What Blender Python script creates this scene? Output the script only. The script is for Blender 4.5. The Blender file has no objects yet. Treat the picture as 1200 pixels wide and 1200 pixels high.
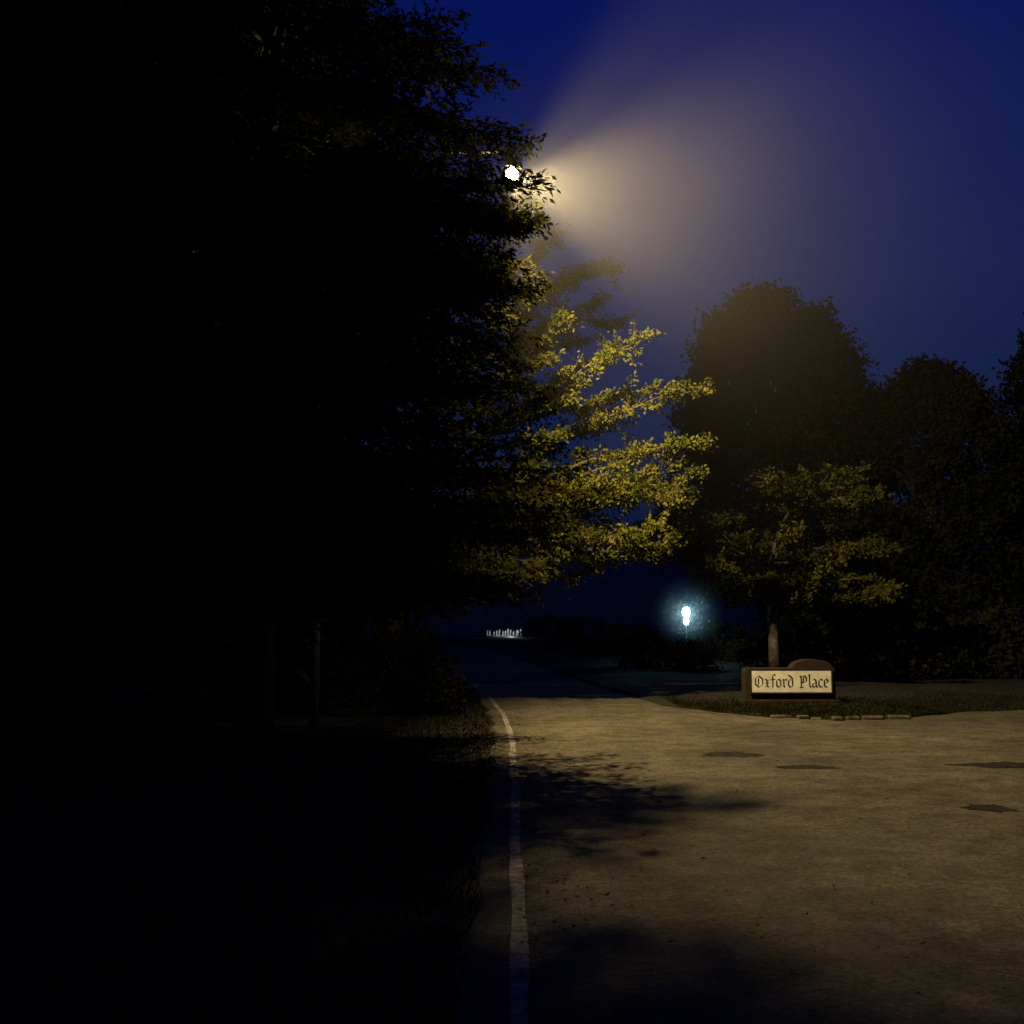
import bpy, math, random, bmesh
import numpy as np
from mathutils import Vector
rng = np.random.default_rng(7); random.seed(7)
sc = bpy.context.scene
sc.view_settings.view_transform='Standard'; sc.view_settings.look='None'
sc.view_settings.exposure=0; sc.view_settings.gamma=1

# ---------------------------------------------------------------- materials
def newmat(name):
    m=bpy.data.materials.new(name); m.use_nodes=True
    nt=m.node_tree; b=nt.nodes['Principled BSDF']
    b.inputs['Specular IOR Level'].default_value=0.25
    return m,nt,b
def noise_mat(name,c1,c2,scale=5,detail=6,rough=.9,bump=0,bscale=None,lo=.35,hi=.65,metal=0,spec=.25):
    m,nt,b=newmat(name)
    tc=nt.nodes.new('ShaderNodeTexCoord')
    n=nt.nodes.new('ShaderNodeTexNoise'); n.inputs['Scale'].default_value=scale; n.inputs['Detail'].default_value=detail
    r=nt.nodes.new('ShaderNodeValToRGB'); r.color_ramp.elements[0].position=lo; r.color_ramp.elements[1].position=hi
    r.color_ramp.elements[0].color=(*c1,1); r.color_ramp.elements[1].color=(*c2,1)
    nt.links.new(tc.outputs['Object'],n.inputs['Vector']); nt.links.new(n.outputs['Fac'],r.inputs['Fac'])
    nt.links.new(r.outputs['Color'],b.inputs['Base Color'])
    b.inputs['Roughness'].default_value=rough; b.inputs['Metallic'].default_value=metal
    b.inputs['Specular IOR Level'].default_value=spec
    if bump:
        n2=nt.nodes.new('ShaderNodeTexNoise'); n2.inputs['Scale'].default_value=bscale or scale*4; n2.inputs['Detail'].default_value=4
        bp=nt.nodes.new('ShaderNodeBump'); bp.inputs['Strength'].default_value=bump; bp.inputs['Distance'].default_value=.02
        nt.links.new(tc.outputs['Object'],n2.inputs['Vector']); nt.links.new(n2.outputs['Fac'],bp.inputs['Height'])
        nt.links.new(bp.outputs['Normal'],b.inputs['Normal'])
    return m
def leaf_mat(name,c1,c2,trans=.3,scale=1.3,detail=2):
    m=bpy.data.materials.new(name); m.use_nodes=True; nt=m.node_tree; nt.nodes.clear()
    out=nt.nodes.new('ShaderNodeOutputMaterial'); tc=nt.nodes.new('ShaderNodeTexCoord')
    n=nt.nodes.new('ShaderNodeTexNoise'); n.inputs['Scale'].default_value=scale; n.inputs['Detail'].default_value=detail
    r=nt.nodes.new('ShaderNodeValToRGB'); r.color_ramp.elements[0].position=.35; r.color_ramp.elements[1].position=.65
    r.color_ramp.elements[0].color=(*c1,1); r.color_ramp.elements[1].color=(*c2,1)
    d=nt.nodes.new('ShaderNodeBsdfDiffuse')
    nt.links.new(tc.outputs['Object'],n.inputs['Vector']); nt.links.new(n.outputs['Fac'],r.inputs['Fac'])
    nt.links.new(r.outputs['Color'],d.inputs['Color'])
    if trans:
        t=nt.nodes.new('ShaderNodeBsdfTranslucent'); mx=nt.nodes.new('ShaderNodeMixShader'); mx.inputs[0].default_value=trans
        nt.links.new(r.outputs['Color'],t.inputs['Color'])
        nt.links.new(d.outputs[0],mx.inputs[1]); nt.links.new(t.outputs[0],mx.inputs[2]); nt.links.new(mx.outputs[0],out.inputs['Surface'])
    else: nt.links.new(d.outputs[0],out.inputs['Surface'])
    return m
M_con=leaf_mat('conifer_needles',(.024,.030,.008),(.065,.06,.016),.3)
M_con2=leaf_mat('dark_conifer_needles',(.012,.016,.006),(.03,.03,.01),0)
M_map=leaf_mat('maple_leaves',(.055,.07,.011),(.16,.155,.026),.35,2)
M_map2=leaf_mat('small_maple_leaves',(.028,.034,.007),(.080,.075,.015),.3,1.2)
M_dark=leaf_mat('broadleaf_leaves',(.012,.014,.009),(.026,.025,.015),0)
M_shrub=leaf_mat('shrub_leaves',(.012,.013,.007),(.03,.025,.012),0)
M_grass=leaf_mat('grass_blades',(.006,.008,.004),(.022,.021,.009),0,3)
M_bark=noise_mat('bark',(.035,.03,.02),(.10,.08,.06),9,6,.95,.8,30)
M_bark3=noise_mat('grey_bark',(.05,.043,.033),(.12,.10,.075),9,6,.95,.6,30)
M_soil=noise_mat('grass_ground',(.007,.007,.004),(.020,.018,.010),3,6,1,.8,40)
M_metal=noise_mat('weathered_dark_metal',(.02,.02,.02),(.05,.05,.045),14,5,.7,0,metal=.2)
M_wood=noise_mat('pole_wood',(.2,.19,.18),(.4,.38,.36),12,6,.9,.4,50)
M_white=noise_mat('white_paint',(.55,.53,.47),(.76,.74,.68),6,8,.6,.1,60)
M_black=noise_mat('black_lettering',(.012,.012,.012),(.03,.027,.022),10,3,.6)
M_stone=noise_mat('pale_stone',(.02,.018,.014),(.09,.08,.062),7,8,.9,.6,30)
M_patch=noise_mat('dark_road_patch',(.010,.010,.009),(.025,.023,.02),12,8,.95,.6,90,spec=.05)

# worn gravelly asphalt
M_road,nt,b=newmat('worn_asphalt')
tc=nt.nodes.new('ShaderNodeTexCoord')
def N(s,d,rg=.5):
    n=nt.nodes.new('ShaderNodeTexNoise'); n.inputs['Scale'].default_value=s; n.inputs['Detail'].default_value=d; n.inputs['Roughness'].default_value=rg
    nt.links.new(tc.outputs['Object'],n.inputs['Vector']); return n
def ramp(src,p0,c0,p1,c1):
    r=nt.nodes.new('ShaderNodeValToRGB'); e=r.color_ramp.elements
    e[0].position=p0;e[1].position=p1;e[0].color=(*c0,1);e[1].color=(*c1,1)
    nt.links.new(src,r.inputs['Fac']); return r
def mulc(a,c):
    m_=nt.nodes.new('ShaderNodeMixRGB'); m_.blend_type='MULTIPLY'; m_.inputs[0].default_value=1
    nt.links.new(a.outputs[0],m_.inputs[1]); nt.links.new(c.outputs[0],m_.inputs[2]); return m_
big=ramp(N(.45,5,.65).outputs['Fac'],.36,(.050,.044,.035),.64,(.108,.098,.076))
fine=ramp(N(30,4,.8).outputs['Fac'],.33,(.15,.15,.15),.70,(1.9,1.85,1.75))
mid=ramp(N(2.6,7,.75).outputs['Fac'],.36,(.5,.48,.44),.62,(1.22,1.22,1.2))
c_=mulc(mulc(big,fine),mid)
nt.links.new(c_.outputs[0],b.inputs['Base Color']); b.inputs['Roughness'].default_value=.92
bp=nt.nodes.new('ShaderNodeBump'); bp.inputs['Strength'].default_value=1; bp.inputs['Distance'].default_value=.025
nt.links.new(N(40,4,.8).outputs['Fac'],bp.inputs['Height']); nt.links.new(bp.outputs['Normal'],b.inputs['Normal'])

# worn painted line
M_line,nt,b=newmat('worn_line_paint')
tc=nt.nodes.new('ShaderNodeTexCoord')
r=ramp(N(14,8,.75).outputs['Fac'],.42,(.06,.055,.048),.62,(.28,.265,.225)); nt.links.new(r.outputs[0],b.inputs['Base Color'])
b.inputs['Roughness'].default_value=.8
# bricks
M_brick,nt,b=newmat('red_brick')
tc=nt.nodes.new('ShaderNodeTexCoord'); mp=nt.nodes.new('ShaderNodeMapping'); mp.inputs['Rotation'].default_value=(math.radians(90),0,0)
br=nt.nodes.new('ShaderNodeTexBrick'); br.inputs['Color1'].default_value=(.028,.015,.010,1); br.inputs['Color2'].default_value=(.015,.010,.008,1)
br.inputs['Mortar'].default_value=(.028,.024,.02,1); br.inputs['Scale'].default_value=4.5; br.inputs['Mortar Size'].default_value=.012
nt.links.new(tc.outputs['Object'],mp.inputs[0]); nt.links.new(mp.outputs[0],br.inputs['Vector']); nt.links.new(br.outputs['Color'],b.inputs['Base Color'])
b.inputs['Roughness'].default_value=.9
def emis(name,col,s):
    m=bpy.data.materials.new(name); m.use_nodes=True; nt=m.node_tree; nt.nodes.clear()
    o=nt.nodes.new('ShaderNodeOutputMaterial'); e=nt.nodes.new('ShaderNodeEmission')
    e.inputs[0].default_value=(*col,1); e.inputs[1].default_value=s; nt.links.new(e.outputs[0],o.inputs['Surface'])
    try: m.cycles.emission_sampling='NONE'   # small glowing glass; the lamps beside it do the lighting
    except Exception: pass
    return m

# ---------------------------------------------------------------- helpers
def link(o,parent=None):
    sc.collection.objects.link(o)
    if parent: o.parent=parent
    return o
def empty(name,loc=(0,0,0)):
    e=bpy.data.objects.new(name,None); e.location=loc; e.empty_display_size=.2; return link(e)
def mesh(name,v,f,mat,parent=None,smooth=False):
    me=bpy.data.meshes.new(name); me.from_pydata([tuple(p) for p in v],[],[tuple(q) for q in f]); me.update()
    me.materials.append(mat); 
    if smooth:
        for p in me.polygons: p.use_smooth=True
    return link(bpy.data.objects.new(name,me),parent)
def unit(a): return a/np.maximum(np.linalg.norm(a,axis=-1,keepdims=True),1e-9)
def leaves(name,P,D,L,W,mat,parent=None,nrm=None):
    """diamond leaf faces: base P, direction D"""
    n=len(P); D=unit(D); R=rng.normal(size=(n,3)) if nrm is None else nrm+rng.normal(size=(n,3))*.35
    S=unit(np.cross(D,R)); L=np.broadcast_to(np.asarray(L),(n,))[:,None]; W=np.broadcast_to(np.asarray(W),(n,))[:,None]
    V=np.empty((n,4,3)); V[:,0]=P; V[:,1]=P+D*L*.5+S*W*.5; V[:,2]=P+D*L; V[:,3]=P+D*L*.5-S*W*.5
    me=bpy.data.meshes.new(name); me.vertices.add(4*n); me.vertices.foreach_set('co',V.reshape(-1))
    me.loops.add(4*n); me.loops.foreach_set('vertex_index',np.arange(4*n,dtype=np.int32))
    me.polygons.add(n); me.polygons.foreach_set('loop_start',np.arange(0,4*n,4,dtype=np.int32)); me.polygons.foreach_set('loop_total',np.full(n,4,dtype=np.int32))
    me.update(calc_edges=True); me.materials.append(mat)
    return link(bpy.data.objects.new(name,me),parent)
class Tubes:
    def __init__(s): s.v=[];s.f=[]
    def add(s,pts,r0,r1,n=7):
        pts=[np.array(p,float) for p in pts]; k=len(pts); base=len(s.v)
        for i,p in enumerate(pts):
            t=pts[min(i+1,k-1)]-pts[max(i-1,0)]; t=t/max(np.linalg.norm(t),1e-9)
            a=np.cross(t,(0,0,1.)) if abs(t[2])<.9 else np.cross(t,(1.,0,0)); a/=np.linalg.norm(a); b_=np.cross(t,a)
            r=r0+(r1-r0)*i/(k-1)
            for j in range(n):
                th=2*math.pi*j/n; s.v.append(p+r*(math.cos(th)*a+math.sin(th)*b_))
        for i in range(k-1):
            for j in range(n):
                s.f.append((base+i*n+j,base+i*n+(j+1)%n,base+(i+1)*n+(j+1)%n,base+(i+1)*n+j))
        s.f.append(tuple(base+(k-1)*n+j for j in range(n)))
        s.f.append(tuple(base+j for j in reversed(range(n))))
    def obj(s,name,mat,parent=None): return mesh(name,s.v,s.f,mat,parent,True)
def box(name,x0,x1,y0,y1,z0,z1,mat,parent=None,bev=0):
    v=[(x,y,z) for x in(x0,x1) for y in(y0,y1) for z in(z0,z1)]
    f=[(0,1,3,2),(4,6,7,5),(0,4,5,1),(2,3,7,6),(0,2,6,4),(1,5,7,3)]
    o=mesh(name,v,f,mat,parent)
    if bev: m=o.modifiers.new('b','BEVEL'); m.width=bev; m.segments=2
    return o
def lathe(name,prof,loc,mat,parent=None,n=20):
    v=[];f=[]
    for (r,z) in prof:
        for j in range(n): a=2*math.pi*j/n; v.append((loc[0]+r*math.cos(a),loc[1]+r*math.sin(a),loc[2]+z))
    for i in range(len(prof)-1):
        for j in range(n): f.append((i*n+j,i*n+(j+1)%n,(i+1)*n+(j+1)%n,(i+1)*n+j))
    return mesh(name,v,f,mat,parent,True)

# ---------------------------------------------------------------- terrain
def gz(y):
    t=min(max((y-32)/30,0),1); return 1.0*t*t*(3-2*t)
LY=[-20,0,5,10,14,16,19,21.7,25,29,33,37,42,48,56,65]; LXV=[.03,.03,.03,.03,.02,0,-.08,-.24,-.5,-.88,-1.3,-1.8,-2.6,-4.0,-6.8,-11]
def lx(y): return sum(float(np.interp(y+d,LY,LXV)) for d in(-2,-1,0,1,2))/5
ys=list(np.concatenate([np.arange(-40,30,2),np.arange(30,66,1.5),[70,90,130,200,400,900]]))
xs=[-900,-300,-100,-40,-20,-10,-5,0,5,10,20,40,100,300,900]
v=[(x,y,gz(y)) for y in ys for x in xs]; nx=len(xs)
f=[(i*nx+j,i*nx+j+1,(i+1)*nx+j+1,(i+1)*nx+j) for i in range(len(ys)-1) for j in range(nx-1)]
mesh('ground',v,f,M_soil)
ry=np.concatenate([np.arange(-20,24,.5),np.arange(24,64,.75)])
v=[];f=[]
cols=[0,.33,.66,1]
for y in ry:
    l=lx(y)-.25+.05*math.sin(y*2.1)+random.uniform(-.03,.03); rr=30 if y<23.5 else lx(y)+5
    for c in cols: v.append((l+(rr-l)*c,y,gz(y)+.015))
for i in range(len(ry)-1):
    for j in range(3): f.append((i*4+j,i*4+j+1,(i+1)*4+j+1,(i+1)*4+j))
mesh('road',v,f,M_road)
v=[];f=[]
yy=np.arange(-2,58,.4)
for y in yy:
    c=lx(y)+.008*math.sin(y*1.3); w=.042+.006*math.sin(y*3.7); v+= [(c-w,y,gz(y)+.021),(c+w,y,gz(y)+.021)]
for i in range(len(yy)-1): f.append((2*i,2*i+1,2*i+3,2*i+2))
mesh('painted_edge_line',v,f,M_line)
# verge island to the right
def fy(x): return float(np.interp(x,[3.2,3.8,4.6,5.5,6.5,7.4,8.4,10,14,20,40],[22.6,20.9,19.7,19.2,19.35,20.0,20.9,21.5,21.9,22.0,22.5]))+.06*math.sin(x*5.3)+.04*math.sin(x*11)
def vz(x,y):
    d=max(0,y-fy(x)); return gz(y)+.03+.13*(1-math.exp(-d/1.2))*min(1,.25+(x-3.2)*.5)+.02*math.sin(x*1.7+y)
vx=list(np.arange(3.2,12,.2))+[12.5,13,14,16,18,21,25,30,40,60,100]
vv=[-.001,0,.25,.6,1.2,2,3.2,5,8,12,16,20,25,30,35,40]
v=[];f=[]
for x in vx:
    for k,d in enumerate(vv):
        y=fy(x)+max(d,0); xx=x+(lx(y)-lx(21)) if y>22 else x
        z=-.05 if k==0 else vz(x,y)
        v.append((xx,y,z))
K=len(vv)
for i in range(len(vx)-1):
    for j in range(K-1): f.append((i*K+j,(i+1)*K+j,(i+1)*K+j+1,i*K+j+1))
b0=len(v)
for j in range(K): q=v[j]; v.append((q[0]-.12,q[1],gz(q[1])-.02))
for j in range(K-1): f.append((b0+j,j,j+1,b0+j+1))
mesh('grass_verge',v,f,M_soil)
# stone edging
e=empty('stone_edging')
xx=4.55
i=0
while xx<6.75:
    w_=random.uniform(.18,.42); y0=fy(xx+w_/2)-.16+random.uniform(-.05,.05); i+=1
    box(f'stone_{i}',xx,xx+w_,y0,y0+random.uniform(.14,.22),-.02,.04+random.uniform(0,.05),M_stone,e,.03); xx+=w_+random.uniform(.02,.12)
# flat irregular dark patches on the road surface
for cx,cy,rx,ryy in [(2.75,14.0,.36,.27),(3.35,12.75,.32,.17),(5.75,12.9,.55,.27),(4.2,9.9,.2,.2)]:
    n=60; pts=[(cx+rx*math.cos(t)*(1+.22*math.sin(3*t+cx)+.12*math.sin(7*t)+random.uniform(-.1,.1)),cy+ryy*math.sin(t)*(1+.15*math.sin(5*t+cy)+random.uniform(-.15,.15)),.0195) for t in [2*math.pi*i/n for i in range(n)]]
    mesh('dark_road_patch',pts,[tuple(range(n))],M_patch)

# grass blades, leaf litter
P=[]
for _ in range(24000):
    x=3.3+abs(random.gauss(0,1))*5; y=fy(x)+abs(random.gauss(0,1))*1.6-.08
    P.append((x,y,vz(x,y)-.01))
for _ in range(18000):
    y=random.uniform(3,34); x=lx(y)-.24-abs(random.gauss(0,1))*1.4
    P.append((x,y,gz(y)))
P=np.array(P); n=len(P); D=np.stack([rng.normal(0,.6,n),rng.normal(0,.6,n),np.ones(n)],1)
leaves('grass',P,D,rng.uniform(.03,.10,n),.012,M_grass)
P=[]
for _ in range(2600):
    y=random.uniform(5,22); x=lx(y)+random.choice([abs(random.gauss(0,.3)),random.uniform(0,11),random.uniform(0,11)]); P.append((x,y,.024))
P=np.array(P); n=len(P); D=np.stack([rng.normal(size=n),rng.normal(size=n),rng.uniform(0,.3,n)],1)
leaves('fallen_leaves',P,D,rng.uniform(.015,.045,n),.018,leaf_mat('dry_leaf',(.03,.02,.01),(.18,.13,.06),0,9),nrm=np.array([0,0,1.])*np.ones((n,1)))

# ---------------------------------------------------------------- lamp location
LAMP=np.array([0.0,18.0,9.30]); CAM=np.array([0,0,1.6]); LIGHT=np.array([0.,18.,9.06])

# ---------------------------------------------------------------- conifers
def conifer(x,y,H,prof,nb,z0,gap=False,leafL=.13,dens=1.0,step=.042,extra=(),mat=None,lo=.70,pw=1.15):
    root=empty('conifer_tree',(x,y,0)); T=Tubes()
    T.add([(random.uniform(-.05,.05)*i,random.uniform(-.05,.05)*i,H*.97*i/8-.1) for i in range(9)],.26,.03,10)
    zs,rs=zip(*prof); PP=[];DD=[]
    for k in range(nb+len(extra)):
        if k<nb:
            h=z0+(H-z0)*(random.random()**pw)
            az=random.uniform(0,2*math.pi)
            R=np.interp(h,zs,rs)*random.uniform(lo,1.02)*(1+.05*math.sin(az*5+h*2.3)); droop=random.uniform(.0,.16)
        else:
            ex,ey,ez=np.array(extra[k-nb])-np.array([x,y,0]); R=math.hypot(ex,ey)-.12; az=math.atan2(ey,ex); droop=.08; h=ez
        d=np.array([math.cos(az),math.sin(az),0]); o=np.array([0,0,h+droop*R*.8])
        path=lambda t: o+d*R*t+np.array([0,0,-droop*R*t*t*1.0+.05*R*max(0,t-.8)])
        if k%2==0 or R>3.4: T.add([path(t) for t in(0,.3,.6,.9)],.035,.008,4)
        nt_=int((14+R*6)*dens)
        for t in np.linspace(.22,1,nt_):
            p=path(t); ls=(.28*R*(1-t)+.24)*random.uniform(.6,1.2); s=random.choice([-1,1]); a=az+s*random.uniform(.3,1.2)
            dd=np.array([math.cos(a),math.sin(a),random.uniform(-.45,.1)])
            m=int(ls/step)+3; tt=np.sort(rng.random(m)); q=p+dd*ls*tt[:,None]; q[:,2]-=.15*ls*tt**2
            PP.append(q+rng.normal(0,.03,(m,3))); DD.append(dd+rng.normal(0,.5,(m,3))+np.array([0,0,-.15]))
    PP=np.concatenate(PP);DD=np.concatenate(DD)
    if gap:
        W=PP+np.array([x,y,0]); ax=(LAMP-CAM)/np.linalg.norm(LAMP-CAM)
        r=W-CAM; al=r@ax; dist=np.linalg.norm(r-al[:,None]*ax,axis=1)
        keep=~((dist<.085)&(al>8)); PP=PP[keep];DD=DD[keep]
    T.obj('trunk_and_branches',M_bark,root)
    leaves('needles',PP,DD,rng.uniform(.7,1.3,len(PP))*leafL,leafL*.37,mat or M_con,root)
    return len(PP)
profA=[(1.7,2.6),(2.1,3.7),(2.8,4.3),(4,3.8),(5.1,3.5),(6.3,3.75),(7.4,3.85),(8.3,3.35),(9.7,3.0),(12,2.4),(15,1.2),(17,.1)]
extra=[(.35,16.3,8.1),(.45,15.0,8.5),(.4,15.3,8.75),(.2,15.6,8.7),(.9,13.5,2.9),(1.0,13,3.0),(.8,13,2.6),(.8,14,3.4),(.7,13.6,3.9),(.5,13,4.5),(.95,14.2,2.9),(.6,12.7,2.7),(.3,13.8,5.0),(.3,14.4,5.5)]
def occl(G,t): return tuple(LIGHT+t*(np.array([G[0],G[1],0])-LIGHT))
for G,t in [((.2,4.1),.2),((.8,4.1),.2),((1.4,3.9),.2),((2.0,3.9),.18),((2.5,4.1),.17),((-.1,3.3),.2),((1.7,3.4),.2),((2.9,3.7),.16),((1.2,3.5),.18),
            ((.1,11.8),.29),((.6,11.2),.28),((1.1,10.8),.28),((1.6,10.5),.27),((1.9,10.2),.25),((2.3,10.1),.23),((.1,12.8),.3),((.5,10.3),.27),((1.0,10.2),.26),((1.9,10.7),.27),
            ((-.1,8.6),.27),((-.1,7.6),.26),((-.1,6.6),.25),((-.05,5.7),.24),((.0,9.8),.28)]:
    extra.append(occl(G,t))
n1=conifer(-3.35,14.4,17,profA,600,1.9,True,.11,1.3,.042,extra,lo=.78,pw=1.4)
profB=[(1.2,3.2),(3,4.2),(6,3.8),(10,3.2),(14,2.2),(17.5,.1)]
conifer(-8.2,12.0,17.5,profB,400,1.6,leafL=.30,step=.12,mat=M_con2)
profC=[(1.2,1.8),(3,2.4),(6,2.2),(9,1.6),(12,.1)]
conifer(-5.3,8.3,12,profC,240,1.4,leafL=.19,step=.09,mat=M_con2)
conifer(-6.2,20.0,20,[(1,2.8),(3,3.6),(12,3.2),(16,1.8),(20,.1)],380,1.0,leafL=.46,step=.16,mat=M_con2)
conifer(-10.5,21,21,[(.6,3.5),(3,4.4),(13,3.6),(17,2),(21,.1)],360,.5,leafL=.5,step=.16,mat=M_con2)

# ---------------------------------------------------------------- overhanging maple
def curve(a,c,sag,n=7,wob=.12):
    a=np.array(a,float);c=np.array(c,float);L=np.linalg.norm(c-a);o=[]
    w=rng.normal(0,wob,(n,3))
    for i in range(n):
        t=i/(n-1); p=a+(c-a)*t; p[2]+=sag*L*math.sin(math.pi*t); 
        if 0<i<n-1: p=p+w[i]
        o.append(p)
    return o
def spray_tree(name,base,forks,tips,mat,bark,leafL,tw=20,twl=.9,nl=26,r0=.25,rt=.05,flat=.5,sag=.06):
    root=empty(name,base); b0=np.array(base); T=Tubes(); PP=[];DD=[]
    T.add([np.array(p)-b0 for p in [base]+forks],r0,rt,10)
    for tip in tips:
        tip=np.array(tip)-b0; fk=min([np.array(p)-b0 for p in forks],key=lambda p:abs(p[2]-tip[2]*.75)+.1*np.linalg.norm(p-tip))
        pts=curve(fk,tip,sag*random.uniform(-1,1.2),9); T.add(pts,r0*.25,.008,6); pts=np.array(pts); L=np.linalg.norm(tip-fk)
        for k in range(int(tw*L/3)+4):
            t=random.uniform(.25,1)**.8; i=min(int(t*8),7); p=pts[i]+(pts[i+1]-pts[i])*(t*8-i)
            d=unit((tip-fk))+rng.normal(0,.75,3); d[2]=d[2]*flat+.12; d=unit(d); l=twl*random.uniform(.3,1.1)*(1.25-t*.6)
            q=p+d*l; T.add([p,p+d*l*.5+np.array([0,0,.03]),q],.01,.003,3)
            tt=rng.random(nl)**.7; c=p+(q-p)*tt[:,None]
            PP.append(c+rng.normal(0,.055,(nl,3))); DD.append(d*.5+rng.normal(0,.7,(nl,3))+np.array([0,0,-.25]))
    T.obj('trunk_and_limbs',bark,root); PP=np.concatenate(PP);DD=np.concatenate(DD)
    leaves('leaves',PP,DD,rng.uniform(.6,1.3,len(PP))*leafL,leafL*.55,mat,root)
tips=[(2.75,23,7.7),(3.3,22.6,6.5),(3.9,23,6.6),(4.1,23,5.5),(3.8,22.6,4.9),(3.6,22.5,4.1),(2.6,23,3.7),(1.9,22,7.2),(1.2,22.2,6.6),(.9,21.6,7.9),(1.5,23.5,5.4),(1.8,22.2,4.6),(1.0,22,5.6),(2.7,22.3,5.2),(2.4,24,6.1),(.6,21.5,7.0),(1.2,23.8,7.0),(3.1,23.8,4.6),(3.3,23.3,5.2),(1.5,24.5,4.2),(.4,22,4.8),(-1,21.5,7),(-3,22,9),(-5.5,24,8),(-2,27,9),(-5,27,6),(0,27,8),(2.1,22.6,3.5),(1.4,22.6,3.5),(2.3,22.8,4.5),(3.0,22.4,3.7),(3.5,22.8,4.5),(3.9,23,4.2),(3.4,23,3.6),(2.9,23.2,3.2),
 (1.7,26.5,10.4),(.9,26,10.9),(2.2,27,9.8),(-.5,25,11.3),(.3,26,9.6),(1.3,26,9.2),(2.6,27,10.6),(1.9,26,8.6),(2.8,27,9.3)]
spray_tree('maple_tree',(-2.6,24,0),[(-2.5,24,2.4),(-2.2,24,3.6),(-1.9,23.9,5),(-1.9,24,7),(-2,24.2,9)],tips,M_map,M_bark3,.10,tw=20,twl=.8,nl=34,r0=.26,flat=.42)
# small maple behind sign
tips=[]
for k in range(32):
    h=2.3+3.4*random.random(); a=random.uniform(0,2*math.pi); R=np.interp(h,[2,2.6,4,5.2,6.4],[1.6,2.8,2.9,2.0,.4])*random.uniform(.6,1.05)
    tips.append((6.65+R*math.cos(a)+.85,28+R*math.sin(a)*.9,h+.1*gz(28)))
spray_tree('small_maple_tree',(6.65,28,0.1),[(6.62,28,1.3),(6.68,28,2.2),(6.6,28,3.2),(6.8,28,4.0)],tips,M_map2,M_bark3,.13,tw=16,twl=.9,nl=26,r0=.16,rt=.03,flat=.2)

# ---------------------------------------------------------------- rounded broadleaf trees
def crown_tree(name,x,y,H,prof,nclump,leafL,mat,per=80,clr=.7,z0=1.5,r0=.3):
    g=gz(y) ; root=empty(name,(x,y,g)); T=Tubes(); T.add([(0,0,-.1),(.1,0,H*.25),(-.1,.1,H*.5),(0,0,H*.85)],r0,.05,9)
    zs,rs=zip(*prof);C=[]
    ph=rng.uniform(0,6,4)
    for k in range(nclump):
        h=random.uniform(z0,H); a=random.uniform(0,2*math.pi)
        R=np.interp(h,zs,rs)*(1+.09*math.sin(3*a+ph[0]+h*.5)+.06*math.sin(7*a+ph[1]+h*1.3))
        q=R*(random.random()**.35); C.append((q*math.cos(a),q*math.sin(a),h))
        if k%8==0: T.add(curve((0,0,h*.7),C[-1],.05,5,.1),.06,.015,4)
    C=np.array(C); PP=np.repeat(C,per,0)+rng.normal(0,clr*.45,(nclump*per,3))*np.array([1,1,.7]); DD=rng.normal(0,1,PP.shape)+np.array([0,0,-.2])
    T.obj('trunk_and_limbs',M_bark,root); leaves('leaves',PP,DD,rng.uniform(.6,1.3,len(PP))*leafL,leafL*.6,mat,root)
crown_tree('oak_tree',10.6,45,15.0,[(1,3.0),(4,4.0),(8,4.1),(11,3.7),(13,3.0),(14.3,1.8),(15,.5)],720,.25,M_dark,z0=2.4)
crown_tree('oak_tree',17.4,45,11.9,[(.5,4.5),(4,4.3),(7,3.8),(9.5,2.9),(11,1.8),(11.9,.4)],580,.25,M_dark,z0=.5)
crown_tree('oak_tree',14.0,48,12.6,[(.5,3.2),(8,3),(11,2),(12.6,.4)],300,.30,M_dark,z0=.5)
crown_tree('oak_tree',23.4,46,14.6,[(1,3.4),(5,2.9),(9,2.6),(12,1.8),(14.6,.3)],300,.30,M_dark)
# shrubs
def shrub(name,x,y,rx,ry_,h,n=50,mat=M_shrub,leafL=.11,per=70,g=None):
    g=gz(y) if g is None else g; root=empty(name,(x,y,g)); T=Tubes(); C=[]
    for k in range(n):
        a=random.uniform(0,6.28); q=random.random()**.5; z=random.random(); s=math.sqrt(max(0,1-z*z*.85))
        C.append((rx*q*s*math.cos(a),ry_*q*s*math.sin(a),.08+z*h))
        if k%3==0: T.add([(0,0,-.05),(C[-1][0]*.5,C[-1][1]*.5,C[-1][2]*.6),C[-1]],.02,.006,4)
    C=np.array(C); PP=np.repeat(C,per,0)+rng.normal(0,.13,(n*per,3)); PP[:,2]=np.maximum(PP[:,2],.02); DD=rng.normal(0,1,PP.shape)+np.array([0,0,.3])
    T.obj('stems',M_bark,root); leaves('leaves',PP,DD,rng.uniform(.6,1.3,len(PP))*leafL,leafL*.5,mat,root)
for (x,y,rx,ry_,h) in [(-1.75,20.8,.8,.8,.8),(-2.3,23.5,1.2,1.2,1.5),(-3.9,20.5,1.2,1.2,1.3),(-2.9,27,1.2,1.4,1.7),(-6,24,2,1.5,1.8),
      (4.5,37.5,1.3,1,1.1),(5.9,36.8,.9,.8,.9),(4.6,43,1.5,1.2,1.3),(3.0,46,2,1.5,1.3),(9,36,2,1.5,1.7),(8.4,31,1.3,1,1.0),(1.9,57,1.6,1.2,1.1),(7.8,41,1.2,1,1.4)]:
    shrub('shrub',x,y,rx,ry_,h)
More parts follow.
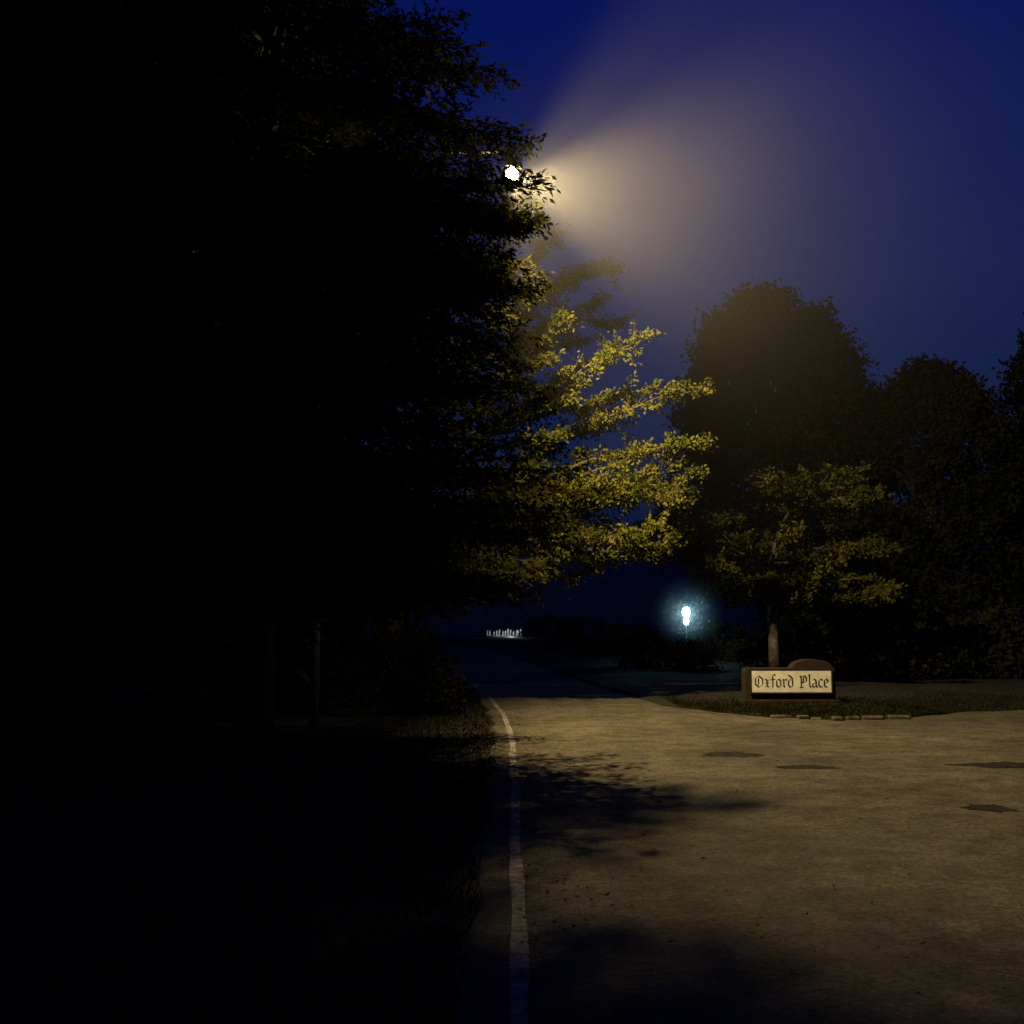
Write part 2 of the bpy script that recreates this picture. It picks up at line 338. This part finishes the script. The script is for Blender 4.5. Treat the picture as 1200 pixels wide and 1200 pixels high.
def hedge(name,pts,w,h,leafL,per_m,mat=M_dark):
    PP=[]
    for (a,b_) in zip(pts[:-1],pts[1:]):
        a=np.array(a,float);b_=np.array(b_,float);L=np.linalg.norm(b_-a);n=int(L*per_m); t=rng.random(n)
        c=a+(b_-a)*t[:,None]; hh=h*(.8+.15*np.sin(c[:,0]*1.9)+.1*np.sin(c[:,0]*.7+1)+.08*np.sin(c[:,0]*4.1))
        z=hh*rng.random(n)**.7; o=rng.uniform(-w,w,n)*np.sqrt(np.clip(1-(z/(hh+.01))**3,0.05,1))
        PP.append(np.stack([c[:,0]+rng.normal(0,.1,n),c[:,1]+o,z+np.array([gz(q) for q in c[:,1]])],1))
    PP=np.concatenate(PP); leaves(name,PP,rng.normal(0,1,PP.shape),rng.uniform(.6,1.4,len(PP))*leafL,leafL*.55,mat)
hedge('hedge',[(8.5,33),(14,31.5),(26,30.5)],1.0,2.6,.22,1300,M_shrub)
hedge('tall_hedge',[(-26,30),(-4.4,31)],1.3,4.5,.42,800)
# distant mass of trees
PP=[]
for k in range(28):
    x=-22+k*2.9+random.uniform(-1,1); y=82+random.uniform(-6,8); H=random.uniform(6.5,9.5) if -10<x<14 else random.uniform(9,13)
    n=3000; a=rng.uniform(0,6.28,n); z=rng.random(n)**.8; R=3.4*np.sqrt(np.clip(1-(2*z-.75)**2*.6,0.02,1))*np.sqrt(rng.random(n))*(1+.15*np.sin(5*a+z*9))
    PP.append(np.stack([x+R*np.cos(a),y+R*np.sin(a),1+z*H],1))
PP=np.concatenate(PP); leaves('distant_trees',PP,rng.normal(0,1,PP.shape),rng.uniform(.4,.9,len(PP)),.4,leaf_mat('distant_leaves',(.03,.04,.03),(.06,.07,.05),0))

# ---------------------------------------------------------------- street lamp (pole + bracket arm + head)
sl=empty('street_lamp',(-3.2,18,0)); T=Tubes()
T.add([(0,0,-.2),(0,0,5),(.02,0,10.2)],.075,.06,14); T.obj('pole',M_wood,sl)
T=Tubes(); ax_=LAMP[0]+3.2
T.add([(0.05,0,9.2),(.9,0,9.5),(1.9,0,9.66),(ax_-.1,0,9.68),(ax_,0,9.64),(ax_,0,9.55)],.03,.028,10)
T.add([(.05,0,8.6),(.9,0,9.44)],.015,.015,8); T.add([(-.1,0,8.9),(.1,0,8.9)],.11,.11,12); T.obj('bracket_arm',M_metal,sl)
Lc=(ax_,0,LAMP[2])
lathe('housing',[(0.0,.30),(.06,.30),(.09,.24),(.12,.14),(.16,.10),(.17,.07),(.16,.065),(.09,.10),(.0,.12)],Lc,M_metal,sl)
lathe('bulb',[(0,.10),(.06,.08),(.10,.02),(.11,-.04),(.08,-.11),(0,-.15)],Lc,emis('lamp_glow',(1,.82,.46),40),sl)
def plight(name,loc,col,P,r,parent=None):
    l=bpy.data.lights.new(name,'POINT'); l.color=col; l.energy=P; l.shadow_soft_size=r
    o=bpy.data.objects.new(name,l); o.location=loc; link(o,parent); return o
l=bpy.data.lights.new('lamp_light','SPOT'); l.color=(1,.74,.32); l.energy=8500; l.shadow_soft_size=.07
l.spot_size=math.radians(164); l.spot_blend=.4
o=bpy.data.objects.new('lamp_light',l); o.location=(ax_,0,LAMP[2]-.24); link(o,sl)
o.rotation_euler=Vector((.93,-.1,-.36)).to_track_quat('-Z','Y').to_euler()
plight('lamp_spill_light',(ax_-.02,-.16,LAMP[2]-.2),(1,.72,.30),420,.06,sl)

# distant post lantern
pl=empty('post_lantern',(6.16,39,gz(39))); T=Tubes(); T.add([(0,0,0),(0,0,1.55)],.025,.02,10); T.obj('post',M_metal,pl)
gE=emis('cool_led_glow',(.7,1,1),25)
lathe('lower_globe',[(0,-.13),(.07,-.10),(.09,0),(.07,.10),(0,.13)],(0,0,1.68),gE,pl)
lathe('upper_globe',[(0,-.18),(.10,-.14),(.14,0),(.10,.14),(0,.18)],(0,0,2.0),gE,pl)
lathe('cap',[(0.0,.12),(.06,.10),(.15,.02),(.15,0),(0,0)],(0,0,2.19),M_metal,pl)
plight('lantern_light',(0,-.4,1.9),(.35,.8,1),75,.15,pl)

# lit picket fence far down the road
fe=empty('picket_fence',(-.35,60,gz(60)))
for i in range(13):
    x=-.95+i*.15+random.uniform(-.03,.03); h=.5+random.uniform(-.12,.12); tl=random.uniform(-.1,.1)
    v=[(x-.03,0,0),(x+.03,0,0),(x+.03+tl*h,0,h-.06),(x+tl*h,0,h),(x-.03+tl*h,0,h-.06)]
    v+= [(a,.02,c) for a,_,c in v]; f=[(0,1,2,3,4),(9,8,7,6,5)]+[(k,(k+1)%5+0,(k+1)%5+5,k+5) for k in range(5)]
    mesh(f'picket_{i+1}',v,f,M_white,fe)
box('rail_lower',-1.5,1.1,.022,.06,.10,.16,M_white,fe)
plight('fence_light',(0.3,-1.3,.2),(.9,.95,1),40,.05,fe)

# ---------------------------------------------------------------- the sign
sg=empty('neighbourhood_sign',(5.42,21.6,0.1))
w0,w1=-.88,.88; base=-.08
out=[(w0,base),(w1,base),(w1,.66),(.85,.72)]
for i in range(11):
    t=i/10*math.pi; out.append((.44+.38*math.cos(t),.74+.14*math.sin(t)))
out+=[(0.02,.715),(w0+.04,.71),(w0,.66)]
n=len(out); v=[(x,0,z) for x,z in out]+[(x,.36,z) for x,z in out]
f=[tuple(range(n)),tuple(range(2*n-1,n-1,-1))]+[(i,i+n,(i+1)%n+n,(i+1)%n) for i in range(n)]
o=mesh('brick_body',v,f,M_brick,sg); m=o.modifiers.new('b','BEVEL'); m.width=.012; m.segments=2
box('plinth',w0-.06,w1+.06,-.06,.42,-.1,.10,M_brick,sg,.015)
box('panel',-.77,.79,-.035,-.002,.24,.68,M_white,sg,.008)
for nm,a in [('frame_top',(-.79,.81,-.045,-.001,.681,.70)),('frame_bottom',(-.79,.81,-.045,-.001,.22,.239)),('frame_left',(-.79,-.771,-.045,-.001,.2395,.6805)),('frame_right',(.791,.81,-.045,-.001,.2395,.6805))]:
    box(nm,*a,M_black,sg)
G={'O':(1.2,[[(.5,1.38),(.08,1.05),(.08,.35),(.5,0),(.95,.35),(.95,1.0),(.5,1.38)],[(.45,1.1),(.45,.3)]]),
'x':(.78,[[(0,.88),(.12,1),(.3,.8),(.3,.2),(.45,0),(.62,.12)],[(.6,.95),(.3,.72)],[(0,.02),(.3,.3)],[(.08,.52),(.52,.52)]]),
'f':(.62,[[(.55,1.45),(.38,1.58),(.22,1.35),(.22,.05),(.1,-.12)],[(0,.93),(.5,.93)]]),
'o':(.78,[[(.32,1),(.07,.8),(.07,.22),(.32,0),(.58,.2),(.58,.78),(.32,1)]]),
'r':(.68,[[(0,.88),(.14,1),(.17,.8),(.17,.15),(.3,0)],[(.17,.75),(.42,1),(.56,.82)]]),
'd':(.8,[[(.1,1.5),(.55,1.1),(.58,.2),(.32,0),(.07,.2),(.07,.78),(.4,.98)]]),
' ':(.6,[]),
'P':(1.1,[[(0,1.28),(.2,1.4),(.24,1.2),(.24,.1),(.05,-.05),(.45,0)],[(.24,1.25),(.6,1.42),(.88,1.15),(.88,.78),(.5,.55),(.24,.65)],[(.5,1.2),(.5,.7)]]),
'l':(.44,[[(0,1.45),(.14,1.58),(.17,1.4),(.17,.15),(.32,0)]]),
'a':(.8,[[(.08,.85),(.3,1),(.52,.82),(.52,.15),(.68,0)],[(.52,.6),(.1,.42),(.08,.15),(.26,0),(.52,.2)]]),
'c':(.66,[[(.52,.85),(.3,1),(.07,.78),(.07,.22),(.32,0),(.52,.15)]]),
'e':(.64,[[(.1,.45),(.54,.68),(.5,.85),(.3,1),(.07,.78),(.07,.22),(.32,0),(.52,.15)]])}
tw=sum(G[c][0] for c in 'Oxford Place')-.1; s=1.42/tw; cx=.01-1.42/2; v=[];f=[];nn=0
nib=np.array([math.cos(math.radians(38)),math.sin(math.radians(38))])*.10
for ch in 'Oxford Place':
    adv,st=G[ch]
    for pl_ in st:
        for a,b_ in zip(pl_[:-1],pl_[1:]):
            a=np.array(a);b_=np.array(b_); d=(b_-a)/np.linalg.norm(b_-a); q=np.array([-d[1],d[0]])*.025
            for quad in ([a-nib,a+nib,b_+nib,b_-nib],[a-q,a+q,b_+q,b_-q]):
                nn+=1; k=len(v); yq=-.0365-nn*.00002
                for c in quad: v.append((cx+c[0]*s,yq,.345+c[1]*s))
                f.append((k,k+1,k+2,k+3))
    cx+=adv*s
mesh('lettering',v,f,M_black,sg)

# ---------------------------------------------------------------- added fog volumes, shaped for lamp beam, lantern halo and far haze
def volmat(name,g=.35,dens=None,rate=2.0):
    m=bpy.data.materials.new(name); m.use_nodes=True; nt=m.node_tree; nt.nodes.clear()
    o_=nt.nodes.new('ShaderNodeOutputMaterial'); vs=nt.nodes.new('ShaderNodeVolumeScatter')
    vs.inputs['Color'].default_value=(.95,.96,1,1); vs.inputs['Anisotropy'].default_value=g
    if dens is not None: vs.inputs['Density'].default_value=dens
    nt.links.new(vs.outputs[0],o_.inputs['Volume'])
    try: m.cycles.volume_sampling='EQUIANGULAR'
    except Exception: pass
    try: m.cycles.volume_step_rate=rate
    except Exception: pass
    return m,nt,vs
def fixn(o):
    bm=bmesh.new(); bm.from_mesh(o.data); bmesh.ops.recalc_face_normals(bm,faces=bm.faces)
    if bm.calc_volume(signed=True)<0: bmesh.ops.reverse_faces(bm,faces=bm.faces)
    bm.to_mesh(o.data); bm.free()
def added_mist(name,prof,axis,loc,build):
    """closed body of revolution: profile (distance along axis, radius)"""
    n=16; a=Vector(axis).normalized(); v=[];f=[]
    for (t,r) in prof:
        for j in range(n):
            th=2*math.pi*j/n; v.append(Vector((t,r*math.cos(th),r*math.sin(th))))
    for i in range(len(prof)-1):
        for j in range(n): f.append((i*n+j,(i+1)*n+j,(i+1)*n+(j+1)%n,i*n+(j+1)%n))
    f.append(tuple(range(n))); f.append(tuple((len(prof)-1)*n+j for j in reversed(range(n))))
    m,nt,vs=volmat(name,rate=1.4); build(nt,vs)
    o=mesh(name,v,f,m); o.location=loc; o.rotation_euler=Vector((1,0,0)).rotation_difference(a).to_euler()
    fixn(o); return o
def mth(nt,op,a,b=None):
    n=nt.nodes.new('ShaderNodeMath'); n.operation=op
    for i,x in enumerate((a,b)):
        if x is None: continue
        if isinstance(x,(int,float)): n.inputs[i].default_value=x
        else: nt.links.new(x,n.inputs[i])
    return n.outputs[0]
def beam_mist(nt,vs):  # light beam built into the fog density: cone falloff from the lamp
    tc=nt.nodes.new('ShaderNodeTexCoord'); s=nt.nodes.new('ShaderNodeSeparateXYZ'); nt.links.new(tc.outputs['Object'],s.inputs[0])
    l=nt.nodes.new('ShaderNodeVectorMath'); l.operation='LENGTH'; nt.links.new(tc.outputs['Object'],l.inputs[0])
    r=l.outputs['Value']; ca=mth(nt,'DIVIDE',s.outputs['X'],mth(nt,'MAXIMUM',r,.05))
    mr=nt.nodes.new('ShaderNodeMapRange'); mr.interpolation_type='SMOOTHSTEP'; nt.links.new(ca,mr.inputs['Value'])
    mr.inputs['From Min'].default_value=.66; mr.inputs['From Max'].default_value=1.0
    fall=mth(nt,'POWER',2.718,mth(nt,'MULTIPLY',r,-1/3.8))
    mr2=nt.nodes.new('ShaderNodeMapRange'); mr2.interpolation_type='SMOOTHSTEP'; nt.links.new(r,mr2.inputs['Value'])
    mr2.inputs['From Min'].default_value=3.5; mr2.inputs['From Max'].default_value=10; mr2.inputs['To Min'].default_value=1; mr2.inputs['To Max'].default_value=0
    # noise breaks up the beam-shaped density
    nz=nt.nodes.new('ShaderNodeTexNoise'); nz.inputs['Scale'].default_value=.45; nz.inputs['Detail'].default_value=1; nt.links.new(tc.outputs['Object'],nz.inputs['Vector'])
    nzv=mth(nt,'ADD',mth(nt,'MULTIPLY',nz.outputs['Fac'],.9),.55)
    d=mth(nt,'MULTIPLY',mth(nt,'MULTIPLY',mr.outputs[0],fall),mr2.outputs[0])
    haze=mth(nt,'MULTIPLY',mr2.outputs[0],.0010)
    nt.links.new(mth(nt,'ADD',mth(nt,'MULTIPLY',mth(nt,'MULTIPLY',d,nzv),.0165),haze),vs.inputs['Density'])
added_mist('added_mist',[(-1.2,.3),(-.8,1.2),(0,2.2),(1,3.4),(2,4.4),(3.5,5.8),(5,6.7),(6.5,7.2),(8,6.0),(9,4.2),(9.8,2.0),(10,.5)],(1,0,-.19),(.06,18,9.2),beam_mist)  # fog body added beside the lamp, carries the beam's shape
def halo_mist(nt,vs):
    tc=nt.nodes.new('ShaderNodeTexCoord')
    l=nt.nodes.new('ShaderNodeVectorMath'); l.operation='LENGTH'; nt.links.new(tc.outputs['Object'],l.inputs[0])
    mr=nt.nodes.new('ShaderNodeMapRange'); mr.interpolation_type='SMOOTHSTEP'; nt.links.new(l.outputs['Value'],mr.inputs['Value'])
    mr.inputs['From Min'].default_value=0; mr.inputs['From Max'].default_value=1.5; mr.inputs['To Min'].default_value=.09; mr.inputs['To Max'].default_value=0
    nt.links.new(mr.outputs[0],vs.inputs['Density'])
added_mist('added_mist',[(1.6*math.cos(math.pi*(1-i/10)),max(.02,1.6*math.sin(math.pi*i/10))) for i in range(11)],(1,0,0),(6.16,38.7,2.1),halo_mist)  # ball of fog added to give the lantern a halo
m_,_,_=volmat('added_far_haze',.2,.040)
o=box('added_mist',-25,45,62,75,.2,9.5,m_); fixn(o)  # fog box added for a bluish haze over the far trees

# ---------------------------------------------------------------- night sky
w=bpy.data.worlds.new('World'); sc.world=w; w.use_nodes=True; nt=w.node_tree; bg=nt.nodes['Background']
tc=nt.nodes.new('ShaderNodeTexCoord'); sp=nt.nodes.new('ShaderNodeSeparateXYZ'); r=nt.nodes.new('ShaderNodeValToRGB')
nt.links.new(tc.outputs['Generated'],sp.inputs[0]); nt.links.new(sp.outputs['Z'],r.inputs['Fac']); nt.links.new(r.outputs[0],bg.inputs[0])
e=r.color_ramp.elements; e[0].position=0; e[0].color=(.003,.010,.032,1); e[1].position=1; e[1].color=(.0007,.002,.04,1)
for p,c in [(.18,(.0062,.0138,.056)),(.30,(.0085,.0155,.077)),(.5,(.0017,.0070,.092))]:
    q=e.new(p); q.color=(*c,1)
bg.inputs[1].default_value=1.0

# ---------------------------------------------------------------- camera
c=bpy.data.cameras.new('camera'); c.sensor_width=36; c.lens=38.6; c.clip_end=3000; c.clip_start=.05
o=bpy.data.objects.new('camera',c); o.location=tuple(CAM); o.rotation_euler=(math.radians(96),0,0); link(o); sc.camera=o
print('conifer leaves',n1)
